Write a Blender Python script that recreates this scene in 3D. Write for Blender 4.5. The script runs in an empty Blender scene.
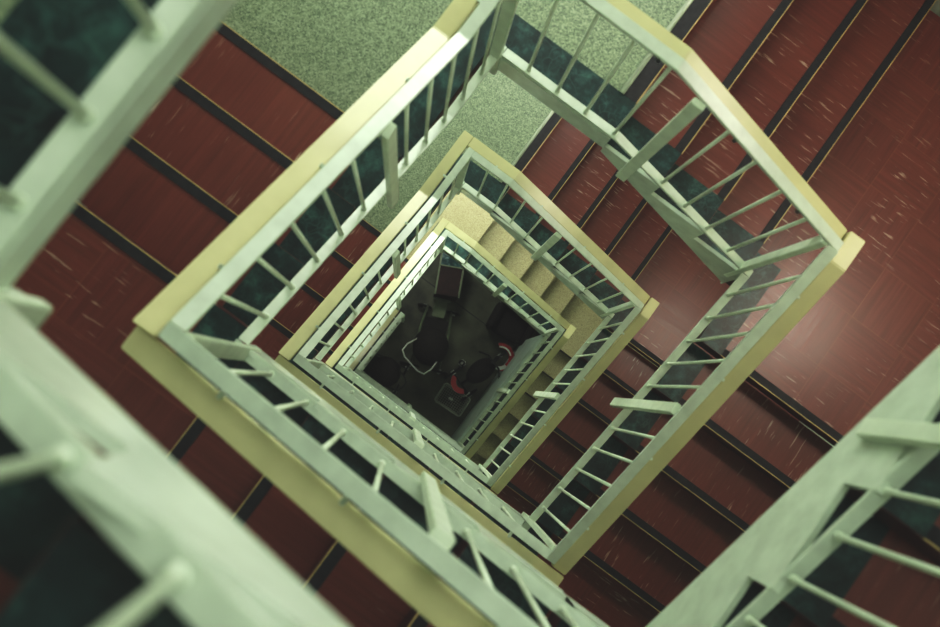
import bpy, bmesh, math, random
from mathutils import Vector, Matrix
random.seed(7)
SC = bpy.context.scene
COL = SC.collection
A, B, W = 1.75, 1.642, 1.95        # open well: B along x, A along y; W = width of flights / landings
H, G = 0.17, 0.33                  # riser, going
D = 1.02                           # bottom rail to top rail
GROUND = -9.86

# ------------------------------------------------------------------ materials
def new_mat(name):
    m = bpy.data.materials.new(name); m.use_nodes = True
    nt = m.node_tree; nt.nodes.clear()
    out = nt.nodes.new('ShaderNodeOutputMaterial'); b = nt.nodes.new('ShaderNodeBsdfPrincipled')
    nt.links.new(b.outputs[0], out.inputs[0])
    return m, nt, b
def node(nt, t, **k):
    n = nt.nodes.new(t)
    for a, v in k.items(): setattr(n, a, v)
    return n
def pos(nt, scale=(1, 1, 1), rot=(0, 0, 0), loc=(0, 0, 0)):
    g = node(nt, 'ShaderNodeNewGeometry'); mp = node(nt, 'ShaderNodeMapping')
    mp.inputs['Scale'].default_value = scale; mp.inputs['Rotation'].default_value = rot; mp.inputs['Location'].default_value = loc
    nt.links.new(g.outputs['Position'], mp.inputs[0]); return mp.outputs[0]
def noise(nt, vec, scale, detail=3, rough=.5):
    n = node(nt, 'ShaderNodeTexNoise'); n.inputs['Scale'].default_value = scale
    n.inputs['Detail'].default_value = detail; n.inputs['Roughness'].default_value = rough
    nt.links.new(vec, n.inputs['Vector']); return n.outputs['Fac']
def ramp(nt, fac, stops):
    r = node(nt, 'ShaderNodeValToRGB'); e = r.color_ramp.elements
    while len(e) < len(stops): e.new(.5)
    for i, (p, c) in enumerate(stops):
        e[i].position = p; e[i].color = (*c, 1) if len(c) == 3 else c
    nt.links.new(fac, r.inputs[0]); return r.outputs[0]
def mix(nt, fac, a, b, mode='MIX'):
    m = node(nt, 'ShaderNodeMix', data_type='RGBA', blend_type=mode)
    for s, v in ((0, fac), (6, a), (7, b)):
        if isinstance(v, bpy.types.NodeSocket): nt.links.new(v, m.inputs[s])
        else: m.inputs[s].default_value = v if s == 0 else (*v, 1)
    return m.outputs[2]
def math_(nt, op, a, b=0.0):
    m = node(nt, 'ShaderNodeMath', operation=op)
    for s, v in ((0, a), (1, b)):
        if isinstance(v, bpy.types.NodeSocket): nt.links.new(v, m.inputs[s])
        else: m.inputs[s].default_value = v
    return m.outputs[0]
def setc(b, nt, c):
    if isinstance(c, bpy.types.NodeSocket): nt.links.new(c, b.inputs['Base Color'])
    else: b.inputs['Base Color'].default_value = (*c, 1)

def plain(name, c, rough=.5, metal=0., var=.12, scale=9, spec=.5):
    m, nt, b = new_mat(name)
    f = noise(nt, pos(nt), scale, 4)
    dark = tuple(v * (1 - var) for v in c); lite = tuple(min(1, v * (1 + var)) for v in c)
    setc(b, nt, ramp(nt, f, [(.3, dark), (.7, lite)]))
    b.inputs['Roughness'].default_value = rough; b.inputs['Metallic'].default_value = metal
    b.inputs['Specular IOR Level'].default_value = spec
    return m

def lino(name, direction):
    """dark red worn linoleum tiles; direction: walking direction of the streaks"""
    m, nt, b = new_mat(name)
    p = pos(nt)
    sep = node(nt, 'ShaderNodeSeparateXYZ'); nt.links.new(p, sep.inputs[0])
    T = 1 / .33
    chk = node(nt, 'ShaderNodeTexChecker'); chk.inputs['Scale'].default_value = T
    flat = node(nt, 'ShaderNodeCombineXYZ'); nt.links.new(sep.outputs[0], flat.inputs[0]); nt.links.new(sep.outputs[1], flat.inputs[1])
    flat.inputs[2].default_value = .01
    nt.links.new(flat.outputs[0], chk.inputs['Vector'])
    sx = noise(nt, pos(nt, (2.2, 60, 1)), 1.0, 4, .65)
    sy = noise(nt, pos(nt, (60, 2.2, 1)), 1.0, 4, .65)
    if direction == 'x': st = sx
    elif direction == 'y': st = sy
    else:
        mm = node(nt, 'ShaderNodeMix', data_type='FLOAT')
        nt.links.new(chk.outputs['Fac'], mm.inputs[0]); nt.links.new(sx, mm.inputs[2]); nt.links.new(sy, mm.inputs[3]); st = mm.outputs[0]
    base = ramp(nt, st, [(.25, (.088, .016, .014)), (.5, (.145, .028, .023)), (.78, (.210, .048, .038))])
    big = noise(nt, pos(nt), 2.3, 3)
    base = mix(nt, math_(nt, 'MULTIPLY', big, .5), base, (.23, .060, .035))
    # per tile tone
    sc = node(nt, 'ShaderNodeVectorMath', operation='SCALE'); nt.links.new(flat.outputs[0], sc.inputs[0]); sc.inputs['Scale'].default_value = T
    fl = node(nt, 'ShaderNodeVectorMath', operation='FLOOR'); nt.links.new(sc.outputs[0], fl.inputs[0])
    wn = node(nt, 'ShaderNodeTexWhiteNoise', noise_dimensions='3D'); nt.links.new(fl.outputs[0], wn.inputs['Vector'])
    base = mix(nt, math_(nt, 'MULTIPLY', wn.outputs['Value'], .30), base, (.10, .012, .012))
    # joints
    fr = node(nt, 'ShaderNodeVectorMath', operation='FRACTION'); nt.links.new(sc.outputs[0], fr.inputs[0])
    s2 = node(nt, 'ShaderNodeSeparateXYZ'); nt.links.new(fr.outputs[0], s2.inputs[0])
    jx = math_(nt, 'LESS_THAN', s2.outputs[0], .018); jy = math_(nt, 'LESS_THAN', s2.outputs[1], .018)
    j = math_(nt, 'MAXIMUM', jx, jy)
    if direction == 'mix':
        base = mix(nt, math_(nt, 'MULTIPLY', j, .2), base, (.30, .12, .06))
    # pale scuffs
    v = {'x': (4.5, 46, 1), 'y': (46, 4.5, 1), 'mix': (5, 42, 1)}[direction]
    s = noise(nt, pos(nt, v, loc=(3, 1, 0)), 1.6, 2, .5)
    patch = noise(nt, pos(nt), 1.5, 1)
    sc1 = ramp(nt, s, [(.63, (0, 0, 0)), (.72, (1, 1, 1))])
    pm = ramp(nt, patch, [(.42, (0, 0, 0)), (.60, (1, 1, 1))])
    k = math_(nt, 'MULTIPLY', math_(nt, 'MULTIPLY', sc1, pm), .75)
    base = mix(nt, k, base, (.52, .40, .32))
    setc(b, nt, base)
    nt.links.new(ramp(nt, st, [(.3, (.30,) * 3), (.7, (.48,) * 3)]), b.inputs['Roughness'])
    b.inputs['Specular IOR Level'].default_value = .5
    b.inputs['Coat Weight'].default_value = .35; b.inputs['Coat Roughness'].default_value = .28
    return m

def terrazzo(name, c0, c1, c2, spot, rough=.4):
    m, nt, b = new_mat(name)
    n2 = noise(nt, pos(nt), 2.2, 3)
    vor = node(nt, 'ShaderNodeTexVoronoi'); vor.inputs['Scale'].default_value = 150; nt.links.new(pos(nt), vor.inputs['Vector'])
    sp = node(nt, 'ShaderNodeSeparateColor'); nt.links.new(vor.outputs['Color'], sp.inputs[0])
    col = ramp(nt, sp.outputs[0], [(.12, spot), (.3, c0), (.6, c1), (.95, c2)])
    col = mix(nt, math_(nt, 'MULTIPLY', n2, .3), col, tuple(v * .62 for v in c1))
    setc(b, nt, col); b.inputs['Roughness'].default_value = rough
    return m

def marble(name):
    m, nt, b = new_mat(name)
    p = pos(nt)
    n = noise(nt, p, 9, 6, .72)
    v = node(nt, 'ShaderNodeTexVoronoi', feature='DISTANCE_TO_EDGE'); v.inputs['Scale'].default_value = 17
    dn = node(nt, 'ShaderNodeTexNoise'); dn.inputs['Scale'].default_value = 8; nt.links.new(p, dn.inputs['Vector'])
    ad = node(nt, 'ShaderNodeVectorMath', operation='ADD'); nt.links.new(p, ad.inputs[0])
    s = node(nt, 'ShaderNodeVectorMath', operation='SCALE'); s.inputs['Scale'].default_value = .16
    nt.links.new(dn.outputs['Color'], s.inputs[0]); nt.links.new(s.outputs[0], ad.inputs[1]); nt.links.new(ad.outputs[0], v.inputs['Vector'])
    col = ramp(nt, n, [(.32, (.004, .010, .012)), (.52, (.012, .036, .038)), (.74, (.06, .15, .135))])
    ve = ramp(nt, v.outputs['Distance'], [(.0, (1, 1, 1)), (.07, (0, 0, 0))])
    fade = ramp(nt, noise(nt, p, 6, 2), [(.45, (0, 0, 0)), (.62, (1, 1, 1))])
    col = mix(nt, math_(nt, 'MULTIPLY', math_(nt, 'MULTIPLY', ve, fade), .18), col, (.14, .30, .27))
    setc(b, nt, col); b.inputs['Roughness'].default_value = .38
    return m

M = {}
M['paint'] = plain('pale_green_paint', (.62, .71, .59), .27, var=.09, scale=14)
M['post'] = plain('post_green_paint', (.68, .78, .62), .40, var=.10, scale=12)
M['yellow'] = plain('yellow_varnish', (.62, .60, .35), .24, var=.07, scale=6)
M['red_x'] = lino('red_lino_x', 'x'); M['red_y'] = lino('red_lino_y', 'y'); M['red_mix'] = lino('red_lino_tiles', 'mix')
M['green_terrazzo'] = terrazzo('green_terrazzo', (.18, .23, .15), (.25, .31, .20), (.36, .42, .29), (.11, .15, .10))
M['tan_terrazzo'] = terrazzo('tan_terrazzo', (.33, .30, .17), (.38, .35, .20), (.43, .40, .25), (.25, .22, .13))
M['marble'] = marble('dark_green_marble')
M['rubber'] = plain('black_rubber', (.024, .022, .027), .55, var=.25, scale=30, spec=.3)
M['brass'] = plain('brass', (.50, .38, .18), .5, .2, var=.15, scale=30)
M['steel'] = plain('pale_steel', (.66, .72, .60), .25, .2, var=.1)
M['plaster'] = plain('plaster', (.45, .50, .42), .8, var=.08, scale=3)
M['wall'] = plain('wall_paint', (.45, .50, .42), .6, var=.06, scale=2)
M['gloss_wall'] = plain('gloss_wall_paint', (.66, .78, .72), .4, var=.10, scale=4)
M['riser_red'] = plain('riser_maroon', (.055, .014, .014), .5, var=.2)
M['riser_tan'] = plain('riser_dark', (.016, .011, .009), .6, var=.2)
M['concrete'] = plain('ground_concrete', (.085, .090, .058), .5, var=.75, scale=2.6)
M['black_cloth'] = plain('black_cloth', (.014, .010, .010), .8, var=.3, scale=20)
M['maroon_cloth'] = plain('maroon_cloth', (.035, .010, .011), .7, var=.3, scale=12)
M['black_plastic'] = plain('black_plastic', (.018, .018, .018), .4, var=.2)
M['red_plastic'] = plain('red_plastic', (.38, .014, .018), .35, var=.15)
M['white_plastic'] = plain('white_plastic', (.62, .66, .62), .35, var=.05)
M['dull_plastic'] = plain('dull_green_plastic', (.19, .23, .15), .45, var=.2)
M['wire'] = plain('grey_wire', (.42, .46, .38), .4, .2, var=.15)
m, nt, b = new_mat('teal_glass'); M['glass'] = m
setc(b, nt, ramp(nt, noise(nt, pos(nt), 14, 4, .7), [(.38, (.015, .05, .06)), (.55, (.05, .12, .13)), (.68, (.22, .36, .36))]))
b.inputs['Roughness'].default_value = .15
def emis(name, c, s):
    m, nt, b = new_mat(name)
    b.inputs['Base Color'].default_value = (*c, 1); b.inputs['Emission Color'].default_value = (*c, 1)
    b.inputs['Emission Strength'].default_value = s
    return m

# ------------------------------------------------------------------ mesh helpers
def obj(name, bm, mat, parent=None, bevel=0):
    if bevel:
        bmesh.ops.bevel(bm, geom=bm.edges[:], offset=bevel, segments=2, affect='EDGES', clamp_overlap=True)
    me = bpy.data.meshes.new(name); bmesh.ops.recalc_face_normals(bm, faces=bm.faces[:]); bm.to_mesh(me); bm.free()
    for mm in (mat if isinstance(mat, (list, tuple)) else [mat]): me.materials.append(mm)
    o = bpy.data.objects.new(name, me); COL.objects.link(o)
    if parent: o.parent = parent
    return o
def add_box(bm, x0, x1, y0, y1, z0, z1):
    vs = [bm.verts.new((x, y, z)) for z in (z0, z1) for x, y in ((x0, y0), (x1, y0), (x1, y1), (x0, y1))]
    for f in ((0, 3, 2, 1), (4, 5, 6, 7), (0, 1, 5, 4), (1, 2, 6, 5), (2, 3, 7, 6), (3, 0, 4, 7)):
        bm.faces.new([vs[i] for i in f])
    return vs
def box(*a):
    bm = bmesh.new(); add_box(bm, *a); return bm
def add_prism(bm, poly, off):
    """poly: list of 3D points (planar), off: extrusion vector"""
    n = len(poly); a = [bm.verts.new(p) for p in poly]; b = [bm.verts.new(Vector(p) + Vector(off)) for p in poly]
    bm.faces.new(a[::-1]); bm.faces.new(b)
    for i in range(n): bm.faces.new((a[i], a[(i + 1) % n], b[(i + 1) % n], b[i]))
def add_tube(bm, pts, r, seg=10, closed=False):
    pts = [Vector(p) for p in pts]; rings = []
    n = len(pts)
    for i, p in enumerate(pts):
        if closed: t = pts[(i + 1) % n] - pts[i - 1]
        else: t = pts[min(i + 1, n - 1)] - pts[max(i - 1, 0)]
        t.normalize()
        u = t.cross(Vector((0, 0, 1)));
        if u.length < 1e-3: u = Vector((1, 0, 0))
        u.normalize(); v = t.cross(u)
        rr = r[i] if isinstance(r, (list, tuple)) else r
        rings.append([bm.verts.new(p + rr * (math.cos(2 * math.pi * k / seg) * u + math.sin(2 * math.pi * k / seg) * v)) for k in range(seg)])
    for i in range(n if closed else n - 1):
        a, b = rings[i], rings[(i + 1) % n]
        for k in range(seg): bm.faces.new((a[k], a[(k + 1) % seg], b[(k + 1) % seg], b[k]))
    if not closed: bm.faces.new(rings[0][::-1]); bm.faces.new(rings[-1])
def smooth(o):
    for p in o.data.polygons: p.use_smooth = True
    return o
def thing(name, label, cat, loc=(0, 0, 0), group=None, rz=0):
    o = bpy.data.objects.new(name, None); COL.objects.link(o)
    o.location = loc; o.rotation_euler = (0, 0, rz); o.empty_display_size = .1
    o['label'] = label; o['category'] = cat
    if group: o['group'] = group
    return o
def tag(o, label, cat, group=None):
    o['label'] = label; o['category'] = cat
    if group: o['group'] = group
    return o

# side frames: (origin corner, direction of descent, outward direction, length)
SIDES = {
    'TR': (Vector((0, A, 0)), Vector((1, 0, 0)), Vector((0, 1, 0)), B),
    'RB': (Vector((B, A, 0)), Vector((0, -1, 0)), Vector((1, 0, 0)), A),
    'BL': (Vector((B, 0, 0)), Vector((-1, 0, 0)), Vector((0, -1, 0)), B),
    'LT': (Vector((0, 0, 0)), Vector((0, 1, 0)), Vector((-1, 0, 0)), A),
}
def P(side, s, o, z):
    c, d, n, _ = SIDES[side]
    return c + d * s + n * o + Vector((0, 0, z))
def sbox(side, s0, s1, o0, o1, z0, z1, bm=None):
    a = P(side, s0, o0, z0); b = P(side, s1, o1, z1)
    bm = bm or bmesh.new()
    add_box(bm, min(a.x, b.x), max(a.x, b.x), min(a.y, b.y), max(a.y, b.y), z0, z1)
    return bm
WF = W - .03
BW = .205        # marble border
# ------------------------------------------------------------------ stair flights
def nosing(side, s, z, parent, bare=False, light=False, o1=None):
    """strip on the edge of the surface that ends at s (downhill edge)"""
    if bare: return
    o1 = o1 or WF
    n = obj('nosing_strip', sbox(side, s - .045, s - .003, BW, o1, z - .004, z + .005), M['rubber'], parent)
    e = obj('metal_edge', sbox(side, s - .0035, s + .0015, BW, o1, z - .009, z + .006), M['brass'], n)
    if light:
        bm = bmesh.new()
        add_tube(bm, [P(side, s - .070, BW, z + .004), P(side, s - .070, o1, z + .004)], .013, 10)
        smooth(obj('edge_bar', bm, M['steel'], n))
def flight(side, zU, s0, n, mat, riser, label, bare=False, group=None, under=.24, CURB=.085, inset=0., plate=None):
    us = max(under, .205)
    plate = (not inset) if plate is None else plate
    """zU: level of the landing above; s0: nosing line of that landing; n risers"""
    root = thing('stair_flight', label, 'stairs', P(side, s0, W / 2, zU - n * H), group)
    inv = -Vector(root.location)
    pitch = H / G
    for k in range(n - 1):
        a, b = s0 + k * G, s0 + (k + 1) * G; z = zU - H * (k + 1)
        bm = bmesh.new()
        low = z - .10; 
        poly = [P(side, a, inset, z), P(side, b, inset, z), P(side, b, inset, z - us), P(side, a, inset, z - us + H)]
        add_prism(bm, poly, SIDES[side][2] * (WF - inset))
        for f in bm.faces:
            f.material_index = 0
        me_mats = [mat, riser, M['plaster']]
        bm.faces.ensure_lookup_table(); bm.normal_update()
        bmesh.ops.recalc_face_normals(bm, faces=bm.faces[:])
        for f in bm.faces:
            nz = f.normal.z
            if nz > .9: f.material_index = 0
            elif nz < -.1: f.material_index = 2
            else: f.material_index = 1
        st = obj('step', bm, me_mats, root)
        for v in st.data.vertices: v.co += inv
        # marble end block by the well
        if not bare:
            me_ = obj('marble_end', sbox(side, a, b - .002, inset, BW, z - .03, z + .004), M['marble'], st)
        else:
            me_ = obj('marble_end', sbox(side, a, b - .002, inset, BW, z - .03, z + .004), M['marble'], st)
        for v in me_.data.vertices: v.co += inv
        nosing(side, b, z, st, bare)
        for ch in st.children:
            if ch is not me_:
                for q in [ch] + list(ch.children):
                    for v in q.data.vertices: v.co += inv
    # stringer plate on the well side, stepped top
    z = zU; top = [(s0 - .0, zU + .045), (s0 - .0, zU + .045)]
    for k in range(n - 1):
        top += [(s0 + k * G + (.0 if k == 0 else .0), zU - H * (k + 1) + CURB), (s0 + (k + 1) * G, zU - H * (k + 1) + CURB)]
    sl = s0 + (n - 1) * G
    top = top[1:]
    und = under - .02
    bot = [(sl, zU - (n - 1) * H - und - .04), (s0, zU - und + .04)]
    bm = bmesh.new()
    add_prism(bm, [P(side, s, -.004, z) for s, z in top + bot], SIDES[side][2] * -.02)
    if not plate: bm.free(); return root
    st = obj('stringer', bm, M['paint'], root)
    for v in st.data.vertices: v.co += inv
    return root
def apply_loc(root, objs):
    for o in objs:
        for v in o.data.vertices: v.co -= Vector(root.location)
def landing(kind, z, a, b, edge_side, mat, label, bare=False, thick=.13, fz=.12, ii=0., io=0., light=False, group=None, name='stair_landing'):
    """kind: corner side following the landing. rect1 = corner square, a = reach along the incoming side (from the corner, positive),
    b = reach along the outgoing side. edge_side outgoing side; nosing at s=b"""
    inc = {'TR': 'LT', 'RB': 'TR', 'BL': 'RB', 'LT': 'BL'}[edge_side]
    Linc = SIDES[inc][3]
    root = thing(name, label, 'landing', tuple(P(edge_side, 0, W / 2, z)), group)
    bm = bmesh.new()
    sbox(inc, Linc - a, Linc + WF, ii, WF, z - thick, z, bm)
    sbox(edge_side, -ii, b, io, WF, z - thick, z, bm)
    new = []
    bmesh.ops.recalc_face_normals(bm, faces=bm.faces[:])
    for f in bm.faces: f.material_index = 0 if f.normal.z > .9 else (2 if f.normal.z < -.9 else 1)
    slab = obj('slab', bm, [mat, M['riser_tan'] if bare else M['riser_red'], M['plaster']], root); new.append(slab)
    # marble border
    bw = BW
    bm = bmesh.new()
    sbox(inc, Linc - a, Linc + bw, ii, bw, z - .02, z + .004, bm)
    if b > 0.002: sbox(edge_side, -ii, b - .002, io, bw, z - .02, z + .004, bm)
    new.append(obj('marble_border', bm, M['marble'], root))
    # fascia
    bm = bmesh.new()
    if not ii: sbox(inc, Linc - a, Linc - .0, -.024, -.004, z - fz, z + .045, bm)
    if not io: sbox(edge_side, .0, b, -.024, -.004, z - fz, z + .045, bm)
    if bm.verts: new.append(obj('fascia', bm, M['paint'], root))
    if not bare:
        n = obj('nosing_strip', sbox(edge_side, b - (.072 if light else .045), b - .003, BW, WF, z - .004, z + .005), M['rubber'], root)
        e = obj('metal_edge', sbox(edge_side, b - .0035, b + .0015, BW, WF, z - .009, z + .006), M['brass'], n)
        new += [n, e]
        if light:
            bm = bmesh.new()
            add_tube(bm, [P(edge_side, b - .086, BW, z + .004), P(edge_side, b - .086, WF, z + .004)], .014, 10)
            new.append(smooth(obj('edge_bar', bm, M['steel'], root)))
    apply_loc(root, new)
    return root

# ------------------------------------------------------------------ balustrades
def zat(path, s):
    for (s0, z0), (s1, z1) in zip(path, path[1:]):
        if s <= s1 or (s1, z1) == path[-1]:
            return z0 + (z1 - z0) * (s - s0) / (s1 - s0)
_bal = {}
def baluster_mesh():
    if 'm' not in _bal:
        bm = bmesh.new()
        add_tube(bm, [(0, 0, .0), (0, 0, D - .01)], .0085, 10)
        add_tube(bm, [(0, 0, .008), (0, 0, .026)], .0125, 10)
        me = bpy.data.meshes.new('baluster'); bm.to_mesh(me); bm.free(); me.materials.append(M['post'])
        for p in me.polygons: p.use_smooth = True
        _bal['m'] = me
    return _bal['m']
def ribbon(side, path, o0, o1, dz0, dz1):
    """bar following path (s,z) between offsets o0..o1 and heights dz0..dz1"""
    bm = bmesh.new(); rings = []
    for s, z in path:
        rings.append([bm.verts.new(P(side, s, o, z + dz)) for o, dz in ((o0, dz0), (o1, dz0), (o1, dz1), (o0, dz1))])
    for a, b in zip(rings, rings[1:]):
        for k in range(4): bm.faces.new((a[k], a[(k + 1) % 4], b[(k + 1) % 4], b[k]))
    bm.faces.new(rings[0][::-1]); bm.faces.new(rings[-1])
    return bm
def extend(path, s0, s1):
    p = list(path)
    p[0] = (s0, zat(path, s0)) if s0 > path[0][0] else (s0, path[0][1])
    p[-1] = (s1, path[-1][1] + (path[-1][1] - path[-2][1]) / (path[-1][0] - path[-2][0]) * (s1 - path[-1][0]))
    return p
def balustrade(side, path, nb, label, group='green metal balustrades around the stairwell', hand=True, end=None, post_drop=.28, start_post=True):
    L = SIDES[side][3] if end is None else end
    m_ = L / 2 if end is None else None
    root = thing('balustrade', label, 'balustrade', tuple(P(side, L / 2, 0, zat(path, L / 2))), group)
    new = []
    gp = extend(path, .0256, L + (.025 if end is None else 0))
    new.append(obj('top_rail', ribbon(side, gp, -.025, .025, D - .012, D + .012), M['paint'], root, .003))
    new.append(obj('bottom_rail', ribbon(side, gp, -.022, .022, -.010, .010), M['paint'], root, .002))
    if hand:
        hs = -.115 if side in ('BL', 'RB') else -.045
        he = .045 if side not in ('BL', 'LT') else .115
        if side == 'RB': hs, he = -.128, .045
        if side == 'BL': hs, he = -.128, .128
        if side == 'LT': hs, he = -.045, .128
        if side == 'TR': hs, he = -.050, .045
        if end is not None: he = 0
        hp = extend(path, hs, L + he)
        hr = obj('handrail', ribbon(side, hp, .052, .130, D - .175, D - .108), M['yellow'], root, .004); new.append(hr)
        for q in (.12, .37, .63, .88):
            s = L * q; z = zat(path, s) + D
            new.append(obj('bracket', sbox(side, s - .007, s + .007, .018, .062, z - .135, z - .105), M['paint'], hr))
            new.append(obj('bracket', sbox(side, s - .007, s + .007, .018, .0242, z - .135, z - .008), M['paint'], hr))
    # posts
    def post(s, o, w, drop):
        z = zat(path, s)
        bm = sbox(side, s - w / 2, s + w / 2, o - .014, o + .014, z - drop, z + D - .014)
        new.append(obj('post', bm, M['post'], root, .003))
    if start_post: post(.0, -.036 if side != 'xx' else 0, .055, .22)
    if end is None: post(m_, -.036, .055, post_drop)
    else: post(end - .03, -.036, .055, .15)
    apply_loc(root, new)
    # balusters
    me = baluster_mesh()
    k = 2 * (nb + 1)
    step = L / k
    for i in range(1, k):
        if i == nb + 1 and end is None: continue
        s = step * i
        b = bpy.data.objects.new('baluster', me); COL.objects.link(b); b.parent = root
        b.location = P(side, s, 0, zat(path, s)) - Vector(root.location)
    return root

# ------------------------------------------------------------------ the storeys
RED, TAN = 'red', 'tan'
xe = 1.35      # landing edge of every BL flight measured as x; s = B - xe
sBL = B - xe
def storey(i, zT, sTR, nTR, sRB, nRB, nLT_above, names, tan=False, nBL=5, sLTlast=None):
    mx, my, mm, ms = ((M['tan_terrazzo'],) * 3 + (True,)) if tan else (M['red_x'], M['red_y'], M['red_mix'], False)
    rs = M['riser_tan'] if tan else M['riser_red']
    zR = zT - nTR * H; zB = zR - nRB * H; zL = zB - nBL * H
    bT, bR, bB, bL = zT + .07, zT - (.40 if nTR == 4 else .64), zT - (1.285 if nTR == 4 else 1.64), zL + .21
    return zR, zB, zL, (bT, bR, bB, bL), (mx, my, mm, ms, rs)

LV = [  # zT, sTR, nTR, sRB, nRB
    (3.06, .66, 4, .375, 5),
    (0.0, .66, 4, .375, 5),
    (-3.06, .324, 5, .061, 6),
    (-6.63, .294, 5, .036, 6),
]
WORD = ['topmost, blurred', 'second', 'third', 'lowest']
FL = {
 0: dict(T='green speckled top landing with dark green border, blurred in upper left corner',
         TR='blurred topmost red flight leaving the top landing, just beyond the upper right corner',
         R='topmost red corner landing, just outside the right edge of the photo',
         RB='blurred red flight in lower right corner behind the nearest railing',
         B='topmost red corner landing, below the lower right corner of the photo',
         BL='dark red flight outside the widest lower left railing, black nosings in shade',
         L='dark maroon corner landing at the left edge of the photo',
         LT='red flight at upper left with black nosings, descending to the green landing'),
 1: dict(T='green speckled landing at top of photo, widest of the two green ones',
         TR='broad red flight at upper right descending from the green landing to the bright red landing',
         R='bright scuffed red tiled corner landing at right of photo',
         RB='broad red flight at lower right, five dark nosings with thin brass edges',
         B='dark red corner landing at bottom right of the photo',
         BL='narrow visible dark red flight between the two lower left railings',
         L='small dark red corner landing left of the middle railing loop',
         LT='dark red flight glimpsed between the outer and middle railings on the left'),
 2: dict(T='smaller green speckled landing enclosed by the widest railing loop',
         TR='red flight with bright brass edges inside the widest railing loop, upper right of centre',
         R='scuffed dark red landing inside the widest railing loop at right of centre',
         RB='dark red flight with thin brass lines between the widest and middle loops',
         B='dark red corner landing below the middle railing loop',
         BL='shaded flight beneath the middle loop on its lower left side',
         L='shaded corner landing left of the innermost railing loop',
         LT='shaded flight seen as a maroon sliver left of the innermost railing'),
 3: dict(T='tan stone landing at top corner inside the middle railing loop',
         TR='tan stone flight inside the middle railing loop, dark shadows under its nosings',
         R='brownish stone corner landing inside the middle railing loop at right',
         RB='tan stone flight with dark riser gaps at lower right of the innermost loop',
         B='tan stone corner landing under the lower tip of the innermost loop',
         BL='lowest shaded flight along the lower left of the innermost loop',
         L='lowest shaded corner landing left of the ground floor',
         LT='lowest short flight reaching the dark ground floor'),
}
BALL = {
 0: dict(TR='blurred railing of the topmost flight beyond the upper right corner',
         RB='blurred railing crossing the lower right corner, thick stepped green stringer below',
         BL='railing of the second loop at lower left, olive handrail and wide pale top rail',
         LT='railing of the second loop at left, yellow handrail shining white near the top'),
 1: dict(TR='railing of the widest full loop at upper right, kinked where the steps begin',
         RB='railing of the widest full loop at right, yellow handrail beside dark marble step ends',
         BL='railing on the lower left of the middle loop, olive handrail ending in a bright tip',
         LT='railing on the left of the middle loop, yellow handrail with white tip'),
 2: dict(TR='railing on the upper right of the middle loop, ending in a white tip',
         RB='railing on the lower right of the middle loop above the tan steps',
         BL='thin pale railing on the lower left of the innermost loop, outside the white rail',
         LT='railing on the left of the innermost loop with white top rail'),
 3: dict(TR='railing on the upper right of the innermost loop above dark gaps',
         RB='railing on the lower right of the innermost loop over the pale blue wall',
         BL='innermost white rail bordering the ground floor at lower left',
         LT='innermost short railing at left ending halfway above the ground floor'),
}
pitch = H / G
for i, (zT, sTR, nTR, sRB, nRB) in enumerate(LV):
    tan = i == 3
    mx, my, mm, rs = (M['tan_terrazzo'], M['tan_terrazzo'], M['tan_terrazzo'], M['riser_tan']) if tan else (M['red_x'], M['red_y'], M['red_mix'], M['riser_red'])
    tm = M['tan_terrazzo'] if tan else M['green_terrazzo']
    zR = zT - nTR * H; zB = zR - nRB * H; nBL = 5; zL = zB - nBL * H
    nLT = {0: 4, 1: 4, 2: 5, 3: 3}[i]
    bT, bR, bB, bL = zT + .07, zT - (.40 if nTR == 4 else .63), zT - (1.285 if nTR == 4 else 1.635), zL + .20
    zTn = LV[i + 1][0] if i < 3 else GROUND
    IR = .055 if i else 0.; IL = .05
    # T landing: incoming reach a (along LT), outgoing b = sTR
    if i == 0:
        a = A - .0
    else:
        a = A - (.066 + (({0: 4, 1: 4, 2: 5}[i - 1]) - 1) * G)
    landing('T', zT, a, sTR, 'TR', tm, FL[i]['T'], bare=tan, light=not tan, group=None, ii=(IL if i else 0.), **(dict(thick=.04, fz=.03) if i == 0 else {}))
    flight('TR', zT, sTR, nTR, mx, rs, FL[i]['TR'], bare=tan)
    landing('R', zR, B - (sTR + (nTR - 1) * G), sRB, 'RB', mm, FL[i]['R'], bare=tan, io=IR)
    flight('RB', zR, sRB, nRB, my, rs, FL[i]['RB'], bare=tan, under=.30 if i == 0 else .24, inset=IR, CURB=.13)
    landing('B', zB, A - (sRB + (nRB - 1) * G), sBL, 'BL', mm, FL[i]['B'], bare=tan, ii=IR)
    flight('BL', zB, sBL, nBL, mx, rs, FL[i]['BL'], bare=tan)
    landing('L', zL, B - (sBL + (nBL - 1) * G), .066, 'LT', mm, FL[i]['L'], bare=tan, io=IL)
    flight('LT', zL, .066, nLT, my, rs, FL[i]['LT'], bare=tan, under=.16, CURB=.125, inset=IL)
    # balustrades
    p0 = sTR + .02
    balustrade('TR', [(0, bT), (p0, bT), (B, bR)], 4, BALL[i]['TR'])
    balustrade('RB', [(0, bR), (.03, bR), (A, bB)], 5, BALL[i]['RB'])
    balustrade('BL', [(0, bB), (.03, bB), (B, bL)], 4, BALL[i]['BL'])
    if i < 3:
        kLT = .066 + nLT * G - .03
        balustrade('LT', [(0, bL), (kLT, zTn + .07), (A, zTn + .07)], 5, BALL[i]['LT'])
    else:
        balustrade('LT', [(0, bL), (.98, bL - .50)], 3, BALL[i]['LT'], end=.98)

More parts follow.
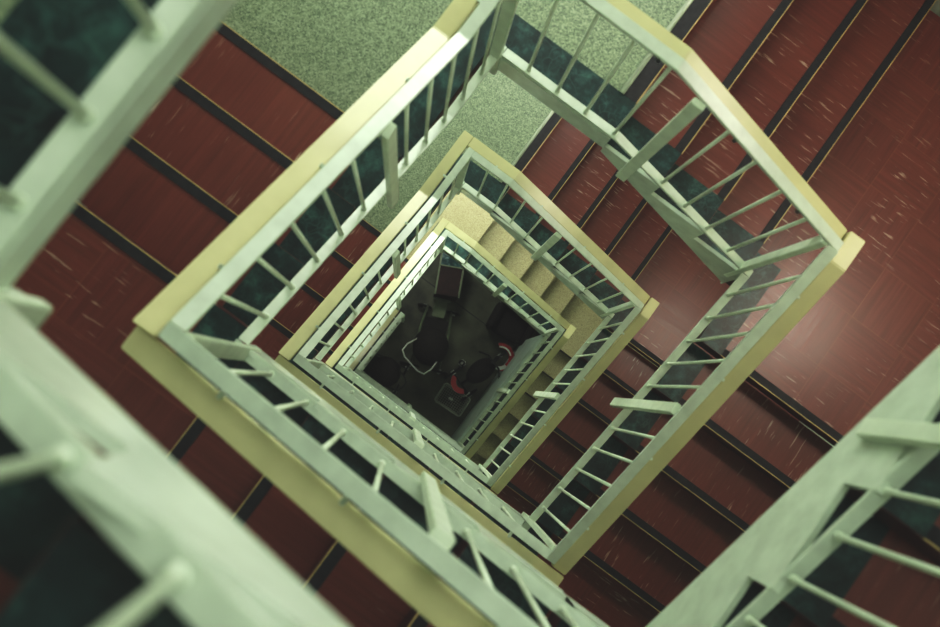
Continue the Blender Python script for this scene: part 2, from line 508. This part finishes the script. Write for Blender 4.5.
# top floor: level balustrade along the landing, and the flight that climbs on from it
balustrade('LT', [(0, 3.06 + .06), (.8, 3.06 + .06), (A, 3.06 + .06)], 5, 'blurred level railing across the upper left corner, thick pale bottom rail', hand=True)
zb0 = 3.06 + 5 * H
landing('L', 3.06, B - (sBL + 4 * G), .0, 'LT', M['green_terrazzo'], 'part of the top floor behind the nearest railing at the left edge', bare=True)
flight('BL', zb0, sBL, 5, M['red_x'], M['riser_red'], 'shaded flight in lower left corner behind the nearest blurred railing', under=.14, CURB=.125, inset=.06, plate=True)
balustrade('BL', [(0, zb0 + .24), (.03, zb0 + .24), (B, 3.27)], 4, 'nearest and most blurred railing, crossing the lower left corner', hand=True)

# pale glossy wall below the lowest right-hand flight
bm = bmesh.new()
zT3 = LV[3][0]
add_prism(bm, [(B - .03, A, zT3 - .85 - .12), (B - .03, A - .036, zT3 - .85 - .16), (B - .03, .0, zT3 - .85 - 6 * H - .1), (B - .03, 0, GROUND), (B - .03, A, GROUND)], (.12, 0, 0))
w = obj('wall_stair', bm, M['gloss_wall']); w['kind'] = 'structure'

# ------------------------------------------------------------------ shell
def struct(name, bm, mat):
    o = obj(name, bm, mat); o['kind'] = 'structure'; return o
X0, X1, Y0, Y1 = -W, B + W, -W, A + W
TOPZ = 6.4
struct('floor', box(X0 - .2, X1 + .2, Y0 - .2, Y1 + .2, GROUND - .2, GROUND), M['concrete'])
struct('floor_joint', box(-.6, 2.6, 1.63, 1.645, GROUND, GROUND + .002), M['black_plastic'])
struct('wall_left', box(X0 - .2, X0, Y0, Y1, GROUND, TOPZ), M['wall'])
struct('wall_right', box(X1, X1 + .2, Y0, Y1, GROUND, TOPZ), M['wall'])
struct('wall_near', box(X0 - .2, X1 + .2, Y0 - .2, Y0, GROUND, TOPZ), M['wall'])
struct('ceiling', box(X0 - .2, X1 + .2, Y0 - .2, Y1 + .2, TOPZ, TOPZ + .2), M['wall'])
# far wall with window openings
WX0, WX1 = -1.75, .55
bm = bmesh.new()
zs = [GROUND]
wins = []
for zT, *_ in LV:
    wins.append((zT + .75, zT + 2.35))
wins.sort()
add_box(bm, X0 - .2, WX0, Y1, Y1 + .2, GROUND, TOPZ)
add_box(bm, WX1, X1 + .2, Y1, Y1 + .2, GROUND, TOPZ)
z = GROUND
for a, b_ in wins:
    add_box(bm, WX0, WX1, Y1, Y1 + .2, z, a); z = b_
add_box(bm, WX0, WX1, Y1, Y1 + .2, z, TOPZ)
struct('wall_far', bm, M['wall'])
WS = [19.0, 10.0, 11.0, 7.0]     # daylight strength lowest .. top
for k, (a, b_) in enumerate(wins):
    fr = bmesh.new()
    for (x0, x1, z0, z1) in ((WX0, WX0 + .06, a, b_), (WX1 - .06, WX1, a, b_), (WX0, WX1, a, a + .06), (WX0, WX1, b_ - .06, b_), ((WX0 + WX1) / 2 - .03, (WX0 + WX1) / 2 + .03, a, b_)):
        add_box(fr, x0, x1, Y1 + .06, Y1 + .12, z0, z1)
    f = struct('window_%d' % (k + 1), fr, M['paint'])
    p = obj('pane', box(WX0 + .02, WX1 - .02, Y1 + .085, Y1 + .095, a + .02, b_ - .02), emis('window_daylight', (.96, 1.0, .90), WS[k]), f)

# framed fill panels added on the near wall to brighten balusters and well faces
for k, (zT, sTR, nTR, sRB, nRB) in enumerate(LV[:3]):
    zl = zT - (nTR + nRB + 5) * H
    wf = bmesh.new(); wx0, wx1, wz0, wz1 = -1.5, .3, zl + 1.15, zl + 2.0
    for (x0, x1, z0, z1) in ((wx0, wx0 + .05, wz0, wz1), (wx1 - .05, wx1, wz0, wz1), (wx0, wx1, wz0, wz0 + .05), (wx0, wx1, wz1 - .05, wz1)):
        add_box(wf, x0, x1, Y0, Y0 + .04, z0, z1)
    f = struct('window_%d' % (k + 5), wf, M['paint'])  # frame of an added fill panel, no known window
    obj('pane', box(wx0 + .03, wx1 - .03, Y0, Y0 + .015, wz0 + .03, wz1 - .03), emis('window_daylight_near', (.92, 1.0, .95), 2.2), f)

# ceiling lights under the landings at the right corner
for k, (zT, sTR, nTR, sRB, nRB) in enumerate(LV[:3]):
    z = zT - nTR * H - .13
    t = thing('ceiling_light', ['square ceiling light under the topmost right landing', 'square ceiling light under the bright red landing', 'square ceiling light under the lower red landing'][k], 'ceiling light', (2.75, 2.55, z))
    obj('housing', box(-.36, .36, -.36, .36, -.05, 0), M['white_plastic'], t)
    obj('diffuser', box(-.33, .33, -.33, .33, -.06, -.048), emis('lamp_glow', (1.0, .90, .74), [27, 16, 4][k]), t)
t = thing('ceiling_light', 'small ceiling light under the tan stone landing above the ground floor', 'ceiling light', (-.55, 2.45, LV[3][0] - .13))
obj('housing', box(-.3, .3, -.3, .3, -.05, 0), M['white_plastic'], t)
obj('diffuser', box(-.27, .27, -.27, .27, -.06, -.048), emis('lamp_glow_low', (.95, 1.0, .85), 30), t)  # invented lamp, lifts the ground floor that rendered too dark
t = thing('ceiling_light', 'long ceiling light at the head of the stairwell', 'ceiling light', (1.35, 1.6, TOPZ))
obj('housing', box(-.9, .9, -.9, .9, -.05, 0), M['white_plastic'], t)
obj('diffuser', box(-.85, .85, -.85, .85, -.06, -.048), emis('lamp_glow_top', (.95, 1.0, .90), 9), t)  # added overhead glow, fills the well and its rails from above

# ------------------------------------------------------------------ ground floor clutter
GZ = GROUND
def wheel(r, w=.03):
    bm = bmesh.new()
    add_tube(bm, [(r * math.cos(a), 0, r + r * math.sin(a)) for a in [2 * math.pi * k / 20 for k in range(20)]], w * .6, 8, True)
    return bm
def pushchair(name, label, loc, rz, hood_mat, bar_mat, frame_mat, tray=True, sc=1.0):
    t = thing(name, label, 'pushchair', loc, None, rz); t.scale = (sc,) * 3
    # local: forward = +y ; hood at rear (y<0)
    bm = bmesh.new()
    bmesh.ops.create_uvsphere(bm, u_segments=28, v_segments=14, radius=1)
    for v in bm.verts:
        v.co = Vector((v.co.x * .25, v.co.y * .27, max(v.co.z, -.25) * .20 + .74))
    smooth(obj('hood', bm, hood_mat, t))
    bm = bmesh.new()
    add_prism(bm, [(-.17, .12, .45), (-.17, .42, .38), (-.17, .42, .42), (-.17, .16, .49), (-.17, .05, .85), (-.17, .0, .85)], (.34, 0, 0))
    obj('seat', bm, hood_mat, t, .01)
    bm = bmesh.new()
    add_tube(bm, [(-.20, -.02, .78), (-.24, -.22, .95), (-.22, -.33, 1.0), (-.13, -.37, 1.02), (.13, -.37, 1.02), (.22, -.33, 1.0), (.24, -.22, .95), (.20, -.02, .78)], .012, 10)
    bmesh.ops.rotate(bm, verts=bm.verts[:], cent=(0, 0, 0), matrix=Matrix.Rotation(math.radians(-34), 3, 'Z'))
    smooth(obj('push_handle', bm, bar_mat, t))
    for s in (-1, 1):
        bm = bmesh.new()
        add_tube(bm, [(s * .2, .02, .75), (s * .21, .25, .45), (s * .18, .58, .18)], .018, 8)
        add_tube(bm, [(s * .2, .10, .60), (s * .21, -.30, .14)], .014, 8)
        smooth(obj('side_frame', bm, frame_mat, t))
        for y, r in ((-.30, .13), (.58, .09)):
            wb = wheel(r); w = smooth(obj('wheel', wb, M['black_plastic'], t)); w.location = (s * .22, y, 0)
            hb = bmesh.new(); add_tube(hb, [(-.025, 0, r), (.025, 0, r)], .035, 12)
            obj('hub', hb, M['white_plastic'] if hood_mat is not M['maroon_cloth'] else M['black_plastic'], w)
    if tray:
        obj('footrest', box(-.09, .09, .45, .70, .30, .325), M['dull_plastic'], t, .008)
        obj('bumper', box(-.13, .13, .69, .73, .32, .36), M['dull_plastic'], t, .008)
    return t
pushchair('pushchair', 'black hooded pushchair with a curved white handle on the dark ground floor', (.58, .86, GZ), math.radians(22), M['black_cloth'], M['white_plastic'], M['dull_plastic'])
pushchair('pushchair', 'dark shadowed pushchair in the left corner of the ground floor', (.27, .20, GZ), math.radians(100), M['black_cloth'], M['black_plastic'], M['black_plastic'], tray=False, sc=.85)

# red and black tricycle pushchair
t = thing('tricycle', 'black tricycle with red curved mudguards and white handlebar on ground floor', 'tricycle', (1.36, 1.02, GZ), None, math.radians(-18))
def arc(r, a0, a1, w0, w1, z, cx, cy, n=14, th=.02):
    bm = bmesh.new(); 
    pts = [(math.radians(a0 + (a1 - a0) * k / n)) for k in range(n + 1)]
    poly = [(cx + (r + w1) * math.cos(a), cy + (r + w1) * math.sin(a), z) for a in pts] + [(cx + (r - w0) * math.cos(a), cy + (r - w0) * math.sin(a), z) for a in reversed(pts)]
    add_prism(bm, poly, (0, 0, th)); return bm
obj('front_mudguard', arc(.16, -40, 150, .03, .045, .55, 0, .33), M['red_plastic'], t, .004)
o = obj('headlamp', arc(.145, 60, 150, .012, .012, .60, 0, .33), M['white_plastic'], t, .003); o['label'] = 'white curved trim'
bm = arc(.13, -60, 10, .03, .02, .60, .02, .30); obj('side_trim', bm, M['white_plastic'], t, .003)
obj('rear_mudguard', arc(.13, 200, 330, .03, .045, .5, -.02, -.30), M['red_plastic'], t, .004)
bm = bmesh.new(); bmesh.ops.create_uvsphere(bm, u_segments=20, v_segments=10, radius=1)
for v in bm.verts: v.co = Vector((v.co.x * .15, v.co.y * .24, v.co.z * .09 + .50))
smooth(obj('saddle', bm, M['black_cloth'], t))
bm = bmesh.new(); add_tube(bm, [(-.24, .12, .72), (-.12, .20, .74), (.12, .20, .74), (.24, .12, .72)], .013, 8)
hb = smooth(obj('handlebar', bm, M['black_plastic'], t))
bm = bmesh.new(); add_tube(bm, [(0, .20, .74), (0, .33, .55), (0, .38, .12)], .018, 8)
smooth(obj('fork', bm, M['black_plastic'], t))
bm = bmesh.new(); add_tube(bm, [(0, .25, .60), (0, .0, .42), (0, -.32, .16)], .02, 8); add_tube(bm, [(-.2, -.32, .13), (.2, -.32, .13)], .012, 8)
smooth(obj('frame', bm, M['black_plastic'], t))
for x, y, r in ((0, .38, .16), (-.2, -.32, .13), (.2, -.32, .13)):
    w = smooth(obj('wheel', wheel(r), M['black_plastic'], t)); w.rotation_euler = (0, 0, math.radians(90)); w.location = (x, y, 0)
    hb = bmesh.new(); add_tube(hb, [(0, -.03, r), (0, .03, r)], .03, 12); obj('hub', hb, M['white_plastic'], w)
# speckled white ball beside it
bm = bmesh.new(); bmesh.ops.create_uvsphere(bm, u_segments=20, v_segments=12, radius=.055)
for v in bm.verts: v.co += Vector((1.10, .97, GZ + .055))
m, nt, b = new_mat('spotted_ball')
vor = node(nt, 'ShaderNodeTexVoronoi'); vor.inputs['Scale'].default_value = 22; nt.links.new(pos(nt), vor.inputs['Vector'])
setc(b, nt, ramp(nt, vor.outputs['Distance'], [(.42, (.75, .78, .75)), (.5, (.02, .02, .02))]))
tag(smooth(obj('ball', bm, m)), 'small black and white ball left of the red tricycle', 'ball')

# wire basket
t = thing('wire_basket', 'grey rectangular wire basket on the dark ground floor, below the tricycle', 'basket', (1.29, .45, GZ), None, math.radians(3))
hx, hy, hz = .19, .125, .26
def rect(x, y, z, r=.04):
    pts = []
    for cx, cy, a0 in ((x - r, y - r, 0), (-x + r, y - r, 90), (-x + r, -y + r, 180), (x - r, -y + r, 270)):
        for k in range(4):
            a = math.radians(a0 + 30 * k); pts.append((cx + r * math.cos(a), cy + r * math.sin(a), z))
    return pts
bm = bmesh.new(); add_tube(bm, rect(hx + .03, hy + .03, hz), .010, 8, True); smooth(obj('rim', bm, M['wire'], t))
bm = bmesh.new()
for z, e in ((.17, .018), (.09, .008), (.01, 0)): add_tube(bm, rect(hx + e, hy + e, z), .004, 6, True)
for k in range(-5, 6):
    x = hx * k / 5.6
    add_tube(bm, [(x * 1.12, hy + .03, hz), (x, hy, .01), (x, -hy, .01), (x * 1.12, -hy - .03, hz)], .0035, 6)
for k in range(-3, 4):
    y = hy * k / 3.8
    add_tube(bm, [(hx + .03, y * 1.15, hz), (hx, y, .01), (-hx, y, .01), (-hx - .03, y * 1.15, hz)], .0035, 6)
smooth(obj('wire_mesh', bm, M['wire'], t))
obj('paper_label', box(-.05, .02, -.02, .02, .016, .020), M['white_plastic'], t)

# armchair
t = thing('armchair', 'dark upholstered armchair in shade under the stairs, right of ground floor', 'armchair', (1.33, 1.84, GZ), None, math.radians(8))
obj('seat', box(-.22, .22, -.22, .18, .12, .44), M['black_cloth'], t, .03)
obj('backrest', box(-.28, .28, .17, .29, .12, .82), M['black_cloth'], t, .03)
for s in (-1, 1): obj('armrest', box(min(s * .22, s * .32), max(s * .22, s * .32), -.22, .2, .10, .58), M['black_cloth'], t, .03)
for x in (-.26, .26):
    for y in (-.18, .24): obj('leg', box(x - .02, x + .02, y - .02, y + .02, 0, .12), M['black_plastic'], t)

# glass-topped cabinet
t = thing('display_cabinet', 'dark maroon cabinet with pale frame and teal glass end by the stairs', 'cabinet', (.19, 1.86, GZ), None, math.radians(27))
obj('body', box(-.17, .17, -.32, .32, .0, .72), M['maroon_cloth'], t, .01)
bm = bmesh.new()
for a in ((-.18, -.155, -.33, .33), (.155, .18, -.33, .33), (-.18, .18, .31, .335), (-.18, .18, .08, .10)):
    add_box(bm, a[0], a[1], a[2], a[3], .715, .75)
obj('top_frame', bm, M['dull_plastic'], t)
obj('glass_panel', box(-.155, .155, .10, .31, .72, .732), M['glass'], t)

# ------------------------------------------------------------------ world, camera
wd = bpy.data.worlds.new('World'); SC.world = wd; wd.use_nodes = True
wd.node_tree.nodes['Background'].inputs[0].default_value = (.5, .6, .5, 1)
wd.node_tree.nodes['Background'].inputs[1].default_value = .3

cam = bpy.data.cameras.new('camera'); co = bpy.data.objects.new('camera', cam); COL.objects.link(co)
rx, ry, rz = -.06858218, -.06847239, -.63403792
F = 969.658
def rmat():
    Rz = Matrix.Rotation(rz, 3, 'Z'); base = Matrix(((1, 0, 0), (0, -1, 0), (0, 0, -1)))
    return Matrix.Rotation(rx, 3, 'X') @ Matrix.Rotation(ry, 3, 'Y') @ base @ Rz
R = rmat()       # world -> (right, down, forward)
right, down, fwd = Vector(R[0]), Vector(R[1]), Vector(R[2])
m4 = Matrix((right, -down, -fwd)).transposed().to_4x4()
m4.translation = Vector((.5516, .2584, 4.4430))
co.matrix_world = m4
cam.sensor_width = 36; cam.lens = F * 36 / 940; cam.clip_start = .01
cam.dof.use_dof = True; cam.dof.focus_distance = 8.0; cam.dof.aperture_fstop = 2.2
SC.camera = co
SC.view_settings.view_transform = 'Standard'
SC.view_settings.look = 'None'
SC.view_settings.exposure = -0.12
SC.view_settings.use_curve_mapping = True
cm = SC.view_settings.curve_mapping
cm.black_level = (0, 0, 0)
c = cm.curves[3]
c.points.new(.06, .042); c.points.new(.22, .185); c.points.new(.6, .62); c.points[0].location = (0, .010); c.points[-1].location = (1.0, 1.0)
cm.update()
